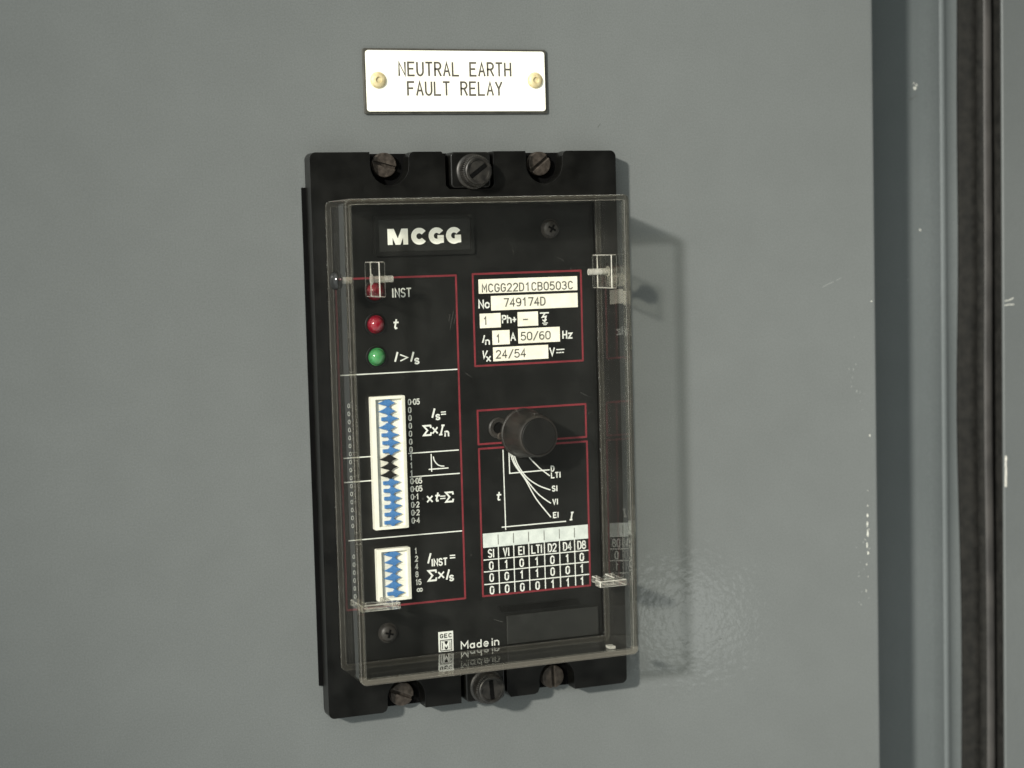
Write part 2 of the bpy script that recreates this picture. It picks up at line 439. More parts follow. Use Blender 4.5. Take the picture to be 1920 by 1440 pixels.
# ------------------------------------------------------------------ stroke lettering (printed ink ribbons, a few microns thick)
def ell(cx, cy, rx, ry, a0, a1, n=12):
    return [(cx + rx * cos(radians(a0 + (a1 - a0) * i / n)), cy + ry * sin(radians(a0 + (a1 - a0) * i / n))) for i in range(n + 1)]
def stad(ry=0.28):
    return [ell(.5, 1 - ry, .5, ry, 0, 180, 8) + ell(.5, ry, .5, ry, 180, 360, 8) + [(1, 1 - ry)]]
G = {
 'A': [[(0, 0), (.5, 1), (1, 0)], [(.17, .34), (.83, .34)]],
 'B': [[(0, 0), (0, 1), (.55, 1)] + ell(.55, .77, .4, .23, 90, -90, 8) + [(0, .54)], [(.5, .54)] + ell(.55, .27, .45, .27, 90, -90, 8) + [(0, 0)]],
 'C': [ell(.52, .68, .5, .32, 25, 180, 8) + ell(.52, .32, .5, .32, 180, 335, 8)],
 'D': [[(0, 0), (0, 1), (.4, 1)] + ell(.4, .62, .58, .38, 90, 0, 6) + ell(.4, .38, .58, .38, 0, -90, 6) + [(0, 0)]],
 'E': [[(1, 1), (0, 1), (0, 0), (1, 0)], [(0, .52), (.82, .52)]],
 'F': [[(1, 1), (0, 1), (0, 0)], [(0, .52), (.82, .52)]],
 'G': [ell(.52, .68, .5, .32, 25, 180, 8) + ell(.52, .32, .5, .32, 180, 360, 8) + [(1.02, .48), (.6, .48)]],
 'H': [[(0, 0), (0, 1)], [(1, 0), (1, 1)], [(0, .5), (1, .5)]],
 'I': [[(.5, 0), (.5, 1)]],
 'L': [[(0, 1), (0, 0), (1, 0)]],
 'M': [[(0, 0), (0, 1), (.5, .35), (1, 1), (1, 0)]],
 'N': [[(0, 0), (0, 1), (1, 0), (1, 1)]],
 'P': [[(0, 0), (0, 1), (.55, 1)] + ell(.55, .75, .45, .25, 90, -90, 8) + [(0, .5)]],
 'R': [[(0, 0), (0, 1), (.52, 1)] + ell(.52, .75, .46, .25, 90, -90, 8) + [(0, .5)], [(.5, .5), (1, 0)]],
 'S': [ell(.5, .75, .46, .25, 25, 180, 8) + ell(.5, .75, .46, .25, 180, 270, 4) + ell(.5, .25, .48, .25, 90, 0, 4) + ell(.5, .25, .48, .25, 0, -155, 8)],
 'T': [[(0, 1), (1, 1)], [(.5, 1), (.5, 0)]],
 'U': [[(0, 1), (0, .35)] + ell(.5, .35, .5, .35, 180, 360, 10) + [(1, 1)]],
 'V': [[(0, 1), (.5, 0), (1, 1)]],
 'Y': [[(0, 1), (.5, .48), (1, 1)], [(.5, .48), (.5, 0)]],
 '0': stad(.3), 'O': stad(.36),
 '1': [[(.15, .78), (.55, 1), (.55, 0)]],
 '2': [ell(.5, .72, .48, .28, 165, -25, 10) + [(.02, 0), (1, 0)]],
 '3': [ell(.45, .76, .46, .24, 150, -90, 10), ell(.45, .27, .53, .27, 90, -150, 10)],
 '4': [[(.72, 0), (.72, 1), (0, .3), (1, .3)]],
 '5': [[(.92, 1), (.12, 1), (.05, .55)] + ell(.45, .32, .55, .32, 120, -150, 12)],
 '6': [[(.88, .95)] + ell(.55, .62, .55, .36, 80, 180, 6) + [(0, .3)] + ell(.5, .3, .5, .3, 180, 540, 14)],
 '7': [[(0, 1), (1, 1), (.35, 0)]],
 '8': [ell(.5, .76, .42, .24, 0, 360, 14), ell(.5, .27, .5, .27, 0, 360, 14)],
 '9': [[(.12, .05)] + ell(.45, .38, .55, .36, -100, 0, 6) + [(1, .7)] + ell(.5, .7, .5, .3, 0, 360, 14)],
 '/': [[(0, -.08), (1, 1.05)]], '-': [[(.1, .5), (.9, .5)]],
 '+': [[(.5, .1), (.5, .7)], [(.05, .4), (.95, .4)]], '=': [[(0, .62), (1, .62)], [(0, .32), (1, .32)]],
 '>': [[(0, .85), (1, .45), (0, .05)]], '.': [[(.5, .46), (.5, .54)]], '_': [],
 'x': [[(0, 0), (1, .66)], [(0, .66), (1, 0)]], 'z': [[(.05, .66), (.95, .66), (.05, 0), (1, 0)]],
 'o': [ell(.5, .33, .48, .33, 0, 360, 14)], 'n': [[(0, 0), (0, .66)], [(0, .42)] + ell(.5, .4, .5, .26, 180, 0, 8) + [(1, 0)]],
 'h': [[(0, 0), (0, 1)], [(0, .42)] + ell(.5, .4, .5, .26, 180, 0, 8) + [(1, 0)]],
 's': [ell(.5, .5, .44, .17, 25, 270, 9) + ell(.5, .17, .46, .17, 90, -155, 9)],
 'a': [ell(.45, .3, .45, .3, 0, 360, 14), [(.92, .64), (.92, 0)]], 'd': [ell(.45, .3, .45, .3, 0, 360, 14), [(.92, 1), (.92, 0)]],
 'e': [[(.04, .33), (.96, .33)] + ell(.5, .33, .48, .33, 0, 310, 14)], 'i': [[(.5, 0), (.5, .62)], [(.5, .9), (.5, .95)]],
 't': [[(.45, .95), (.45, .15), (.62, .02), (.9, .05)], [(.05, .66), (.95, .66)]],
 'J': [[(.5, 0), (.5, 1)], [(.2, 0), (.8, 0)], [(.2, 1), (.8, 1)]],               # serifed I
 'Z': [[(.98, .80), (.94, 1), (0.02, 1), (.52, .5), (0.02, 0), (.94, 0), (1, .22)]],   # capital sigma
 'Q': [ell(.27, .5, .27, .3, 0, 360, 12), ell(.77, .5, .27, .3, 0, 360, 12)],        # infinity
}
LIFT = [0]
def ribbon(mb, pts, w, y, cap=True, mi=0):
    """flat ink ribbon of width w along pts (x,z), standing a hair in front of plane y"""
    LIFT[0] = (LIFT[0] + 1) % 9
    y = y - 0.02 - 0.004 * LIFT[0]
    P = [Vector(p) for p in pts]
    Q = [P[0]]
    for p in P[1:]:
        if (p - Q[-1]).length > 1e-5: Q.append(p)
    if len(Q) < 2: return
    if cap:
        d0 = (Q[0] - Q[1]).normalized(); d1 = (Q[-1] - Q[-2]).normalized()
        Q[0] = Q[0] + d0 * w * 0.30; Q[-1] = Q[-1] + d1 * w * 0.30
    L = []; Rr = []
    for i, p in enumerate(Q):
        a = (p - Q[i - 1]).normalized() if i > 0 else (Q[1] - p).normalized()
        b = (Q[i + 1] - p).normalized() if i < len(Q) - 1 else a
        t = (a + b)
        if t.length < 1e-3: t = a
        t.normalize()
        nrm = Vector((-t.y, t.x))
        c = max(0.45, nrm.dot(Vector((-a.y, a.x))))
        L.append(p + nrm * (w / 2 / c)); Rr.append(p - nrm * (w / 2 / c))
    n = len(Q)
    vs = [(q.x, y, q.y) for q in L] + [(q.x, y, q.y) for q in Rr]
    mb.add(vs, [(i, n + i, n + i + 1, i + 1) for i in range(n - 1)], mi)

def text(mb, s, x, z, h, w, gap, sw, y, shear=0.0, mi=0, widths=None):
    """write s from (x,z) bottom-left; glyph box w by h, gap between boxes"""
    for ch in s:
        ww = w
        if widths and ch in widths: ww = w * widths[ch]
        if ch != ' ':
            for st in G[ch]:
                pts = [(x + px * ww + shear * pz * h, z + pz * h) for px, pz in st]
                ribbon(mb, pts, sw, y, True, mi)
        x += ww + gap
    return x
NARROW = {'I': .35, '1': .55, '.': .35, 'i': .3, ' ': .8, 'M': 1.35}

def quad(mb, x0, x1, z0, z1, y, t=0.08, mi=0):
    mb.box(x0, x1, y - t, y, z0, z1, mi)

# ================================================================== SETTING: door, frame, seal, neighbouring panel
def extrude_z(mb, prof, z0, z1, mi=0, nz=1, wob=None):
    """open profile [(x,y)...] swept upward"""
    o = len(mb.v); n = len(prof)
    for k in range(nz + 1):
        z = z0 + (z1 - z0) * k / nz
        dx = wob(z) if wob else 0
        for x, y in prof:
            mb.v.append((x + dx, y, z))
    for k in range(nz):
        for i in range(n - 1):
            a = o + k * n + i
            mb.f.append([a, a + 1, a + n + 1, a + n]); mb.mi.append(mi)

FY = 29.0
cab = bpy.data.objects.new('switchgear_cabinet', None)
COL.objects.link(cab); cab.empty_display_size = 0.05
thing(cab, 'grey painted steel switchgear cabinet with chipped door edge and black rubber seal', 'cabinet')
door = MB()
prof = [(-700, 26), (-700, 0), (-699, 0), (152.9, 0)] + [(155.4 - 2.0 + 2.0 * sin(radians(a)), 2.0 - 2.0 * cos(radians(a))) for a in range(0, 91, 15)] + [(155.4, 26.5), (151, 26.5)]
extrude_z(door, prof, -600, 600)
# chips and scuffs in the paint, thin flakes of the undercoat showing
def flake(mb, x, z, rx, rz, y=0.0, mi=1, n=9, ang=0):
    LIFT[0] = (LIFT[0] + 1) % 9
    pts = []
    for i in range(n):
        a = 2 * pi * i / n
        r = 0.55 + 0.6 * random.random()
        px, pz = rx * r * cos(a), rz * r * sin(a)
        pts.append((x + px * cos(ang) - pz * sin(ang), y - 0.03 - 0.004 * LIFT[0], z + px * sin(ang) + pz * cos(ang)))
    mb.add(pts, [list(range(n))], mi)
for x, z, rx, rz in ((152.9, 35.3, .45, .35), (151.6, -12.3, .35, .55), (150.4, -37.5, .3, .3), (150.3, -41, .4, .9), (150.2, -44.0, .35, 1.2), (150.3, -47.5, .4, 1.6),
                     (150.0, -51.5, .3, 1.3), (150.4, -54.5, .35, .7), (149.7, -58.6, .16, .5), (150.4, -63, .15, .3), (149.4, -68, .18, .5), (150.6, -32, .2, .25), (150.9, -46.0, .15, .3), (149.2, -49.6, .18, .25), (150.9, -52.9, .12, .4)):
    flake(door, x, z, rx, rz)
for i in range(12):
    flake(door, 146 + random.gauss(0, 2.0), 8 + random.gauss(0, 8), .25 + .4 * random.random(), .1 + .2 * random.random(), mi=2, ang=random.random() * 2)
for i in range(10):
    flake(door, 146.5 + random.gauss(0, 1.5), -65 + random.gauss(0, 9), .2 + .4 * random.random(), .15 + .3 * random.random(), mi=2, ang=random.random() * 2)
ribbon(door, [(133.2, 41.0), (135.5, 42.0), (137.5, 42.7)], .22, 0, mi=2)
ribbon(door, [(138.6, 43.1), (140.5, 43.9)], .18, 0, mi=2)
ribbon(door, [(45.5, 27.6), (49.8, 28.2)], .2, 0, mi=2)
ribbon(door, [(90.2, -79.5), (91.1, -79.2)], .22, 0, mi=3)
ribbon(door, [(48.6, 96.5), (49.5, 97.6)], .2, 0, mi=3)
door.build('door', [M['door'], M['chip'], M['scratch'], M['dirt']], cab, smooth=40)

fr = MB()
def bump_prof(x0, x1, h):
    return [(x0 + (x1 - x0) * i / 8, FY - h * sin(pi * i / 8)) for i in range(9)]
prof = [(118, FY)] + [(192.8, FY), (193.5, FY), (196.5, FY - .25), (201.2, FY - .2)] + bump_prof(202.2, 205.2, 0.55) + [(207.6, FY - .1)] + [(208.6, FY - 0.5), (209.8, FY - 1.1), (211.4, FY - 1.3), (213.4, FY - 1.2), (214.4, FY), (240, FY)]
extrude_z(fr, prof, -600, 600)
flake(fr, 191.2, 112.8, .8, .6, FY, 1); flake(fr, 190.8, 114.6, .3, .3, FY, 1); flake(fr, 191.9, 113.9, .3, .6, FY, 1)
ribbon(fr, [(188.9, 108.6), (190.2, 109.0), (192.0, 110.0)], .35, FY, mi=2)
flake(fr, 193.0, 60, .4, .4, FY, 1)
flake(fr, 187.5, 41.5, .3, .3, FY, 3)
fr.build('frame', [M['frame'], M['chip'], M['dirt'], M['scratch']], cab, smooth=40)

def wob(z):
    return 1.0 * math.exp(-((z + 0) / 45) ** 2) * -1.2 + 0.25 * sin(z / 21.0)
se = MB()
lobe = [(206.2 + 4.1 * cos(radians(a)) * 1.0, 15.5 - 3.6 * sin(radians(a))) for a in range(185, -1, -12)]
extrude_z(se, [(212.4, FY - 1.35), (206.5, 24.0), (204.6, 21.4), (204.5, 20.4), (205.2, 19.8), (208.0, 19.3), (208.3, 18.9), (210.6, 18.6), (213.0, 19.0)], -600, 600, 0, 120, wob)
extrude_z(se, [(210.7 + 2.9 * cos(radians(a)), 13.4 - 2.9 * sin(radians(a))) for a in range(200, 125, -8)], -600, 600, 0, 120, lambda z: .4 * wob(z))
extrude_z(se, [(210.7 + 2.9 * cos(radians(a)), 13.4 - 2.9 * sin(radians(a))) for a in range(128, 39, -8)], -600, 600, 1, 120, lambda z: .4 * wob(z))
extrude_z(se, [(210.7 + 2.9 * cos(radians(a)), 13.4 - 2.9 * sin(radians(a))) for a in range(40, -40, -8)] + [(212.8, 19.2), (214.85, 19.0), (214.88, 9.0)], -600, 600, 0, 120, None)
se.build('door_seal', [M['rubber'], M['rubber_lip']], cab, smooth=60)

nb = MB()
prof = [(214.9, 28.5), (214.9, 10.2)] + [(214.9 + .5 - .5 * cos(radians(a)), 8.5 - .5 * sin(radians(a))) for a in range(0, 91, 15)] + [(216.2, 8.0), (699, 8.0), (700, 8.0), (700, 28.5)]
extrude_z(nb, prof, -600, 600)
for k in range(5):
    flake(nb, 215.5 + .2 * random.random(), -26 - 2.3 * k, .45, 1.7, 8.0, 1)
ribbon(nb, [(215.6, 33.0), (217.5, 33.2), (219.2, 33.9)], .3, 8, mi=2)
ribbon(nb, [(215.6, 31.3), (217.5, 31.6), (219.6, 31.5)], .3, 8, mi=2)
nb.build('side_panel', [M['panel2'], M['metal_chip'], M['chip']], cab, smooth=40)

# ================================================================== ENGRAVED LABEL
lab = bpy.data.objects.new('engraved_label', None)
COL.objects.link(lab); lab.empty_display_size = 0.01
lab.location = (-0.55 * MM, 0, 111.0 * MM); lab.rotation_euler = (0, radians(-0.25), 0)
thing(lab, 'ivory engraved sign reading NEUTRAL EARTH FAULT RELAY with two brass rivets', 'sign')
b = MB(); b.prism(rrect(-31.0, 31.0, -10.25, 10.25, .7), -0.9, -0.02)
b.build('core', M['label_edge'], lab, bevel=.15)
b = MB(); b.prism(rrect(-30.25, 30.15, -9.55, 9.6, 1.0), -1.6, -0.9)
b.build('plate', M['label'], lab, bevel=.18)
t = MB()
def centred(mb, s, cx, z, h, w, gap, sw, y, total=None):
    n = len(s)
    tot = n * w + (n - 1) * gap
    text(mb, s, cx - tot / 2, z, h, w, gap, sw, y)
centred(t, 'NEUTRAL EARTH', -.65, 1.75, 4.05, 1.95, 1.02, .60, -1.6)
centred(t, 'FAULT RELAY', -.95, -4.35, 4.05, 1.95, 1.02, .60, -1.6)
t.build('lettering', M['engraved'], lab)
rv = MB()
rv.lathe([(2.55, 0), (2.55, -.35), (2.2, -.8), (1.5, -1.15), (1.0, -1.2), (.85, -.75), (0.25, -.7)], 0, 0, 32)
r1 = rv.build('rivet', M['brass'], lab, smooth=50, loc=(-26.5, -1.6, .25))
copy(r1, lab, loc=(26.5, -1.6, .35), rot=(0, 1.2, 0))

# ================================================================== RELAY
rel = bpy.data.objects.new('protection_relay', None)
COL.objects.link(rel); rel.empty_display_size = 0.02
thing(rel, 'black earth fault relay with clear cover, round knob and blue switches', 'relay')
FL = -7.2     # front of the flange
FP = -5.0     # front of the faceplate

# ---- flange with notches
def notch_top(xc, hw, zb):
    """U notch open at the top edge, listed right to left"""
    r = hw
    pts = [(xc + hw + 1.6, 88.5), (xc + hw + .5, 88.0), (xc + hw, 86.9)]
    pts += [(xc + r * cos(radians(a)), zb + r + r * sin(radians(a))) for a in range(0, -181, -15)]
    pts += [(xc - hw, 86.9), (xc - hw - .1, 88.5)]
    return pts
def groove_top(x0, x1, zb):
    return [(x1, 88.5), (x1, zb + 1.2), (x1 - 1.2, zb), (x0 + 1.2, zb), (x0, zb + 1.2), (x0, 86.8), (x0 - 1.2, 88.5)]
top = notch_top(26.2, 6.3, 78.0) + groove_top(-7.5, 8.7, 76.7) + notch_top(-25.9, 6.3, 78.0)
bot = [(-x, -z) for x, z in (notch_top(25.9, 6.3, 78.0) + groove_top(-8.6, 7.3, 76.7) + notch_top(-26.2, 6.3, 78.0))]
# the bottom is the top turned through half a turn, so listed left to right
R_ = 1.9
def corner(cx, cz, a0):
    return [(cx + R_ * cos(radians(a0 + 15 * i)), cz + R_ * sin(radians(a0 + 15 * i))) for i in range(7)]
outer = corner(51.5 - R_, 88.5 - R_, 0) + top + corner(-51.5 + R_, 88.5 - R_, 90) + corner(-51.5 + R_, -88.5 + R_, 180) + bot + corner(51.5 - R_, -88.5 + R_, 270)
hole = rrect(-46.1, 44.1, -72.2, 72.4, 2.0)
holed('mounting_flange', outer, [hole[::-1]], FL, -1.5, M['black'], rel, bevel=.6)
b = MB(); b.prism(rrect(-51.2, 51.2, -88.1, 88.2, 1.6), -1.6, -0.05)
b.build('back_plate', M['dark'], rel)
b = MB(); b.prism([(-52.6, -79), (-51.0, -79), (-51.0, 78), (-52.6, 78)], -0.9, -0.03)
b.build('gasket', M['dark'], rel)

# ---- fixing screws (half heads either side of a slot)
def half(r, a0, a1, cut):
    return [p for p in [(r * cos(radians(a)), r * sin(radians(a))) for a in range(a0, a1 + 1, 6)]]
def screw_mb(r, slot, y0, y1, yb):
    b = MB()
    b.lathe([(r + .0, y1), (r + .0, yb)], 0, 0, 40)
    a = math.degrees(math.asin(slot / 2 / r))
    for s in (0, 180):
        pts = []
        for i in range(15):
            aa = radians(s + a + (180 - 2 * a) * i / 14)
            pts.append((r * .985 * cos(aa), r * .985 * sin(aa)))
        b.prism(pts, y0, yb + .02)
    return b
sc0 = screw_mb(3.9, .95, -3.9, -1.62, -2.7).build('fixing_screw', M['screw'], rel, bevel=.25, loc=(-26.4, 0, 84.6))
sc0.rotation_euler = (0, radians(15.5), 0)
for x, z, a in ((26.0, 84.6, -38), (-26.2, -84.1, 24), (26.2, -84.4, 88)):
    copy(sc0, rel, loc=(x, 0, z), rot=(0, radians(a), 0))

# ---- cover lugs and thumbscrews
b = MB(); b.prism(rrect(-5.9, 7.4, -5.6, 5.7, 1.3), -7.7, -1.65)
lug = b.build('cover_lug', M['black'], rel, bevel=.4, loc=(0, 0, 82.6))
lug2 = copy(lug, rel, loc=(.1, 0, -82.8))
def thumb():
    b = MB()
    b.lathe([(5.6, -7.72), (5.6, -8.5), (5.2, -8.8), (4.7, -8.9)], 0, 0, 48)
    b.lathe([(4.65, -8.85), (4.8, -9.2), (4.8, -12.2), (4.5, -12.6)], 0, 0, 180, 0, 0.36, 45, (1, 2))
    b.lathe([(4.35, -12.55), (4.35, -13.3), (4.05, -13.55), (3.45, -13.55), (3.3, -13.3), (3.25, -12.9)], 0, 0, 48)
    for s in (0, 180):
        pts = []
        a = 13
        for i in range(15):
            aa = radians(s + a + (180 - 2 * a) * i / 14)
            pts.append((3.3 * cos(aa), 3.3 * sin(aa)))
        b.prism(pts, -13.25, -12.4)
    return b
th = thumb().build('thumbscrew', M['thumb'], rel, smooth=35, loc=(1.4, 0, 82.1))
th.rotation_euler = (0, radians(-36), 0)
sl = MB(); sl.box(-3.05, 3.05, -13.22, -12.75, -.72, .72)
sl.build('slot', M['dark'], th)
copy(th, rel, loc=(1.0, 0, -83.7), rot=(0, radians(86), 0))

# ---- faceplate
b = MB(); b.prism(rrect(-45.9, 43.9, -72.0, 72.2, 1.8), FP, -1.7)
face = b.build('faceplate', M['face'], rel)

# red borders
rb = MB()
def rframe(x0, x1, z0, z1, w=.62):
    for pts in ([(x0, z0), (x1, z0)], [(x1, z0), (x1, z1)], [(x1, z1), (x0, z1)], [(x0, z1), (x0, z0)]):
        ribbon(rb, pts, w, FP)
rframe(-44.0, -4.3, -54.85, 49.4)
rframe(1.4, 39.1, 20.1, 49.6)
rframe(1.75, 39.65, -5.2, 5.7)
rframe(1.85, 39.85, -54.8, -6.7)
rb.build('red_border', M['red_print'], face)

wp = MB()     # all white print on the faceplate
LW = .36
for x0, x1, z in ((-43.4, -4.8, 19.4), (-22.0, -5.1, -6.55), (-21.7, -5.0, -14.1), (-42.6, -4.8, -32.8), (-43.2, -34.5, -6.65), (-43.3, -34.4, -14.3)):
    ribbon(wp, [(x0, z), (x1, z)], LW, FP)
text(wp, 'INST', -25.7, 43.2, 2.6, 1.3, .6, .42, FP, widths={'I': .35})
text(wp, 't', -25.9, 33.3, 2.9, 1.5, 0, .55, FP, shear=.22)
text(wp, 'I', -26.0, 23.0, 2.7, 1.2, 0, .6, FP, shear=.3)
text(wp, '>', -23.6, 22.9, 2.4, 2.3, 0, .42, FP)
text(wp, 'I', -20.7, 22.8, 2.7, 1.2, 0, .6, FP, shear=.3)
text(wp, 's', -18.9, 21.9, 2.4, 1.35, 0, .5, FP)
DZ = [9.75 - 2.53 * k for k in range(16)]
DT = ['0.05', '0', '0', '0', '0', '0', '0', '1', '1', '1', '0.05', '0.05', '0.1', '0.2', '0.2', '0.4']
for z, s in zip(DZ, DT):
    text(wp, s, -21.5, z - .75, 1.62, .78, .36, .36, FP, widths={'.': .3})
for z, s in zip(DZ, ['0'] * 7 + ['0'] * 3 + ['0'] * 6):
    text(wp, s, -41.4, z - .6, 1.2, .6, .3, .17, FP)
for z, s in zip([-38.0 - 2.53 * k for k in range(6)], ['1', '2', '4', '8', '16', 'Q']):
    if s == 'Q': text(wp, s, -20.5, z - .75, 1.5, 1.7, .3, .38, FP)
    else: text(wp, s, -20.8, z - .75, 1.62, .8, .32, .36, FP, widths={'1': .7})
    text(wp, '0', -41.4, z - .6, 1.2, .6, .3, .17, FP)
# Is = , Sigma x In
text(wp, 'I', -14.1, 4.5, 2.6, 1.0, 0, .6, FP, shear=.3)
text(wp, 's', -12.4, 3.7, 2.3, 1.25, 0, .48, FP)
text(wp, '=', -10.6, 4.5, 2.4, 1.5, 0, .36, FP)
text(wp, 'Z', -16.7, -1.1, 3.0, 2.5, 0, .58, FP)
text(wp, 'x', -13.6, -.6, 2.6, 1.5, 0, .52, FP)
text(wp, 'J', -11.6, -1.2, 2.9, 1.3, 0, .55, FP, shear=.28)
text(wp, 'n', -9.5, -1.8, 2.3, 1.15, 0, .5, FP)
# small curve symbol
ribbon(wp, [(-14.4, -7.3), (-14.4, -12.8)], .36, FP)
ribbon(wp, [(-15.3, -12.1), (-8.8, -12.1)], .36, FP)
ribbon(wp, [(-13.7, -8.2), (-13.45, -9.3), (-12.9, -10.2), (-12.1, -10.95), (-11.2, -11.3), (-10.2, -11.4)], .36, FP)
# x t = Sigma
text(wp, 'x', -16.1, -22.5, 2.6, 1.6, 0, .52, FP)
text(wp, 't', -13.8, -22.5, 2.7, 1.4, 0, .55, FP, shear=.25)
text(wp, '=', -11.7, -22.6, 2.5, 1.6, 0, .36, FP)
text(wp, 'Z', -9.9, -23.0, 3.0, 2.5, 0, .58, FP)
# I inst = , Sigma x Is
text(wp, 'I', -17.0, -42.2, 2.9, 1.0, 0, .6, FP, shear=.3)
text(wp, 'INST', -15.3, -43.3, 2.1, 1.1, .5, .46, FP, widths={'I': .3})
text(wp, '=', -9.0, -42.1, 2.6, 1.6, 0, .4, FP)
text(wp, 'Z', -16.6, -48.0, 3.2, 2.7, 0, .6, FP)
text(wp, 'x', -13.1, -47.4, 2.7, 1.7, 0, .52, FP)
text(wp, 'I', -10.9, -48.0, 2.9, 1.0, 0, .6, FP, shear=.3)
text(wp, 's', -9.4, -48.6, 2.4, 1.3, 0, .48, FP)
# rating panel captions
text(wp, 'No', 3.3, 38.7, 2.45, 1.45, .6, .5, FP)
text(wp, 'Ph+', 11.2, 33.6, 2.3, 1.2, .55, .48, FP)
text(wp, 'I', 3.7, 27.6, 2.2, 1.0, 0, .45, FP, shear=.3)
text(wp, 'n', 5.2, 26.9, 2.1, 1.25, 0, .46, FP)
text(wp, 'A', 13.95, 27.8, 2.3, 1.5, 0, .46, FP)
text(wp, 'Hz', 32.2, 27.7, 2.35, 1.3, .6, .46, FP)
text(wp, 'V', 3.8, 22.6, 2.2, 1.4, 0, .48, FP, shear=.2)
text(wp, 'x', 5.4, 21.5, 2.2, 1.25, 0, .46, FP)
text(wp, 'V', 27.5, 22.3, 2.4, 1.5, 0, .48, FP)
ribbon(wp, [(29.8, 24.1), (32.5, 24.1)], .36, FP)
for k in range(3):
    ribbon(wp, [(29.8 + .95 * k, 23.1), (30.4 + .95 * k, 23.1)], .34, FP)
# earth fault symbol
ribbon(wp, [(24.4, 36.25), (27.3, 36.25)], .45, FP)
ribbon(wp, [(25.9, 36.0), (25.1, 34.9), (26.4, 35.1), (25.9, 33.6)], .5, FP)
ribbon(wp, [(25.2, 34.0), (25.9, 33.4), (26.5, 34.1)], .36, FP)
ribbon(wp, [(25.1, 32.95), (26.9, 32.95)], .3, FP)
ribbon(wp, [(25.5, 32.45), (26.5, 32.45)], .28, FP)
# time / current graph
ribbon(wp, [(10.15, -7.6), (10.35, -33.6)], .36, FP)
ribbon(wp, [(9.1, -32.75), (31.6, -32.65)], .36, FP)
ribbon(wp, [(12.2, -7.4), (12.25, -15.35), (26.2, -15.2)], .38, FP)
ribbon(wp, [(17.0, -7.8), (19.6, -11.1), (23.0, -14.6), (26.2, -17.1)], .38, FP)
def spline(pts, n=6):
    o = []
    for i in range(len(pts) - 1):
        p0 = pts[max(0, i - 1)]; p1 = pts[i]; p2 = pts[i + 1]; p3 = pts[min(len(pts) - 1, i + 2)]
        for k in range(n):
            t_ = k / n
            o.append(tuple(0.5 * (2 * p1[j] + (p2[j] - p0[j]) * t_ + (2 * p0[j] - 5 * p1[j] + 4 * p2[j] - p3[j]) * t_ ** 2 + (-p0[j] + 3 * p1[j] - 3 * p2[j] + p3[j]) * t_ ** 3) for j in (0, 1)))
    return o + [pts[-1]]
ribbon(wp, spline([(13.2, -6.6), (14.0, -9.6), (15.4, -13.2), (18.3, -17.2), (22.3, -20.1), (26.3, -21.8)]), .38, FP)
ribbon(wp, spline([(12.9, -7.0), (13.5, -9.8), (14.7, -13.0), (17.9, -17.7), (22.2, -23.0), (26.4, -26.2)]), .38, FP)
ribbon(wp, spline([(12.4, -7.0), (12.9, -9.6), (14.2, -12.9), (17.6, -17.7), (21.3, -24.4), (26.3, -30.8)]), .38, FP)
for s, x, z in (('D', 26.9, -15.7), ('LTI', 26.9, -17.9), ('SI', 27.1, -22.3), ('VI', 27.2, -26.7), ('EI', 27.3, -31.1)):
    text(wp, s, x, z, 1.65, .95, .5, .38, FP, widths={'I': .3})
text(wp, 'J', 32.9, -32.3, 2.4, 1.2, 0, .48, FP, shear=.2)
text(wp, 't', 7.3, -23.8, 2.6, 1.4, 0, .5, FP, shear=.2)
# truth table
ZT = [-34.35, -39.0, -43.0, -46.9, -51.05, -54.5]
XT = [2.4, 7.6, 12.95, 18.25, 23.75, 29.15, 34.55, 39.45]
for z in ZT[2:5]:
    ribbon(wp, [(2.5, z), (39.45, z)], .34, FP)
for x in XT[1:7]:
    ribbon(wp, [(x, -39.0), (x + .05, -54.3)], .34, FP)
for i, s in enumerate(['SI', 'VI', 'EI', 'LTI', 'D2', 'D4', 'D8']):
    wd = sum(1.15 * (.3 if c == 'I' else 1) for c in s) + .45 * (len(s) - 1)
    text(wp, s, (XT[i] + XT[i + 1]) / 2 - wd / 2 + .1, -42.25, 2.5, 1.15, .45, .42, FP, widths={'I': .3})
for r_, row in enumerate(['0101010', '0011001', '0000111']):
    for i, c in enumerate(row):
        text(wp, c, (XT[i] + XT[i + 1]) / 2 - .55, ZT[2 + r_] - 3.25, 2.4, 1.15, 0, .46, FP)
text(wp, 'Made', -6.1, -71.3, 2.3, 1.5, .85, .42, FP, widths={'M': 1.5})
text(wp, 'in', 4.4, -71.3, 2.3, 1.4, .6, .42, FP, widths={'i': .3})
ribbon(wp, [(-22.55, -39.6), (-22.45, -53.2), (-27.5, -53.3)], .2, FP)
wp.build('white_lettering', M['white_print'], face)

ts = MB()
quad(ts, XT[0], XT[7], ZT[1], ZT[0], FP)
for x in XT[1:7]:
    ribbon(ts, [(x, -35.1), (x, -38.2)], .26, FP - .08, mi=1)
ts.build('table_strip', [M['strip'], M['type']], face)

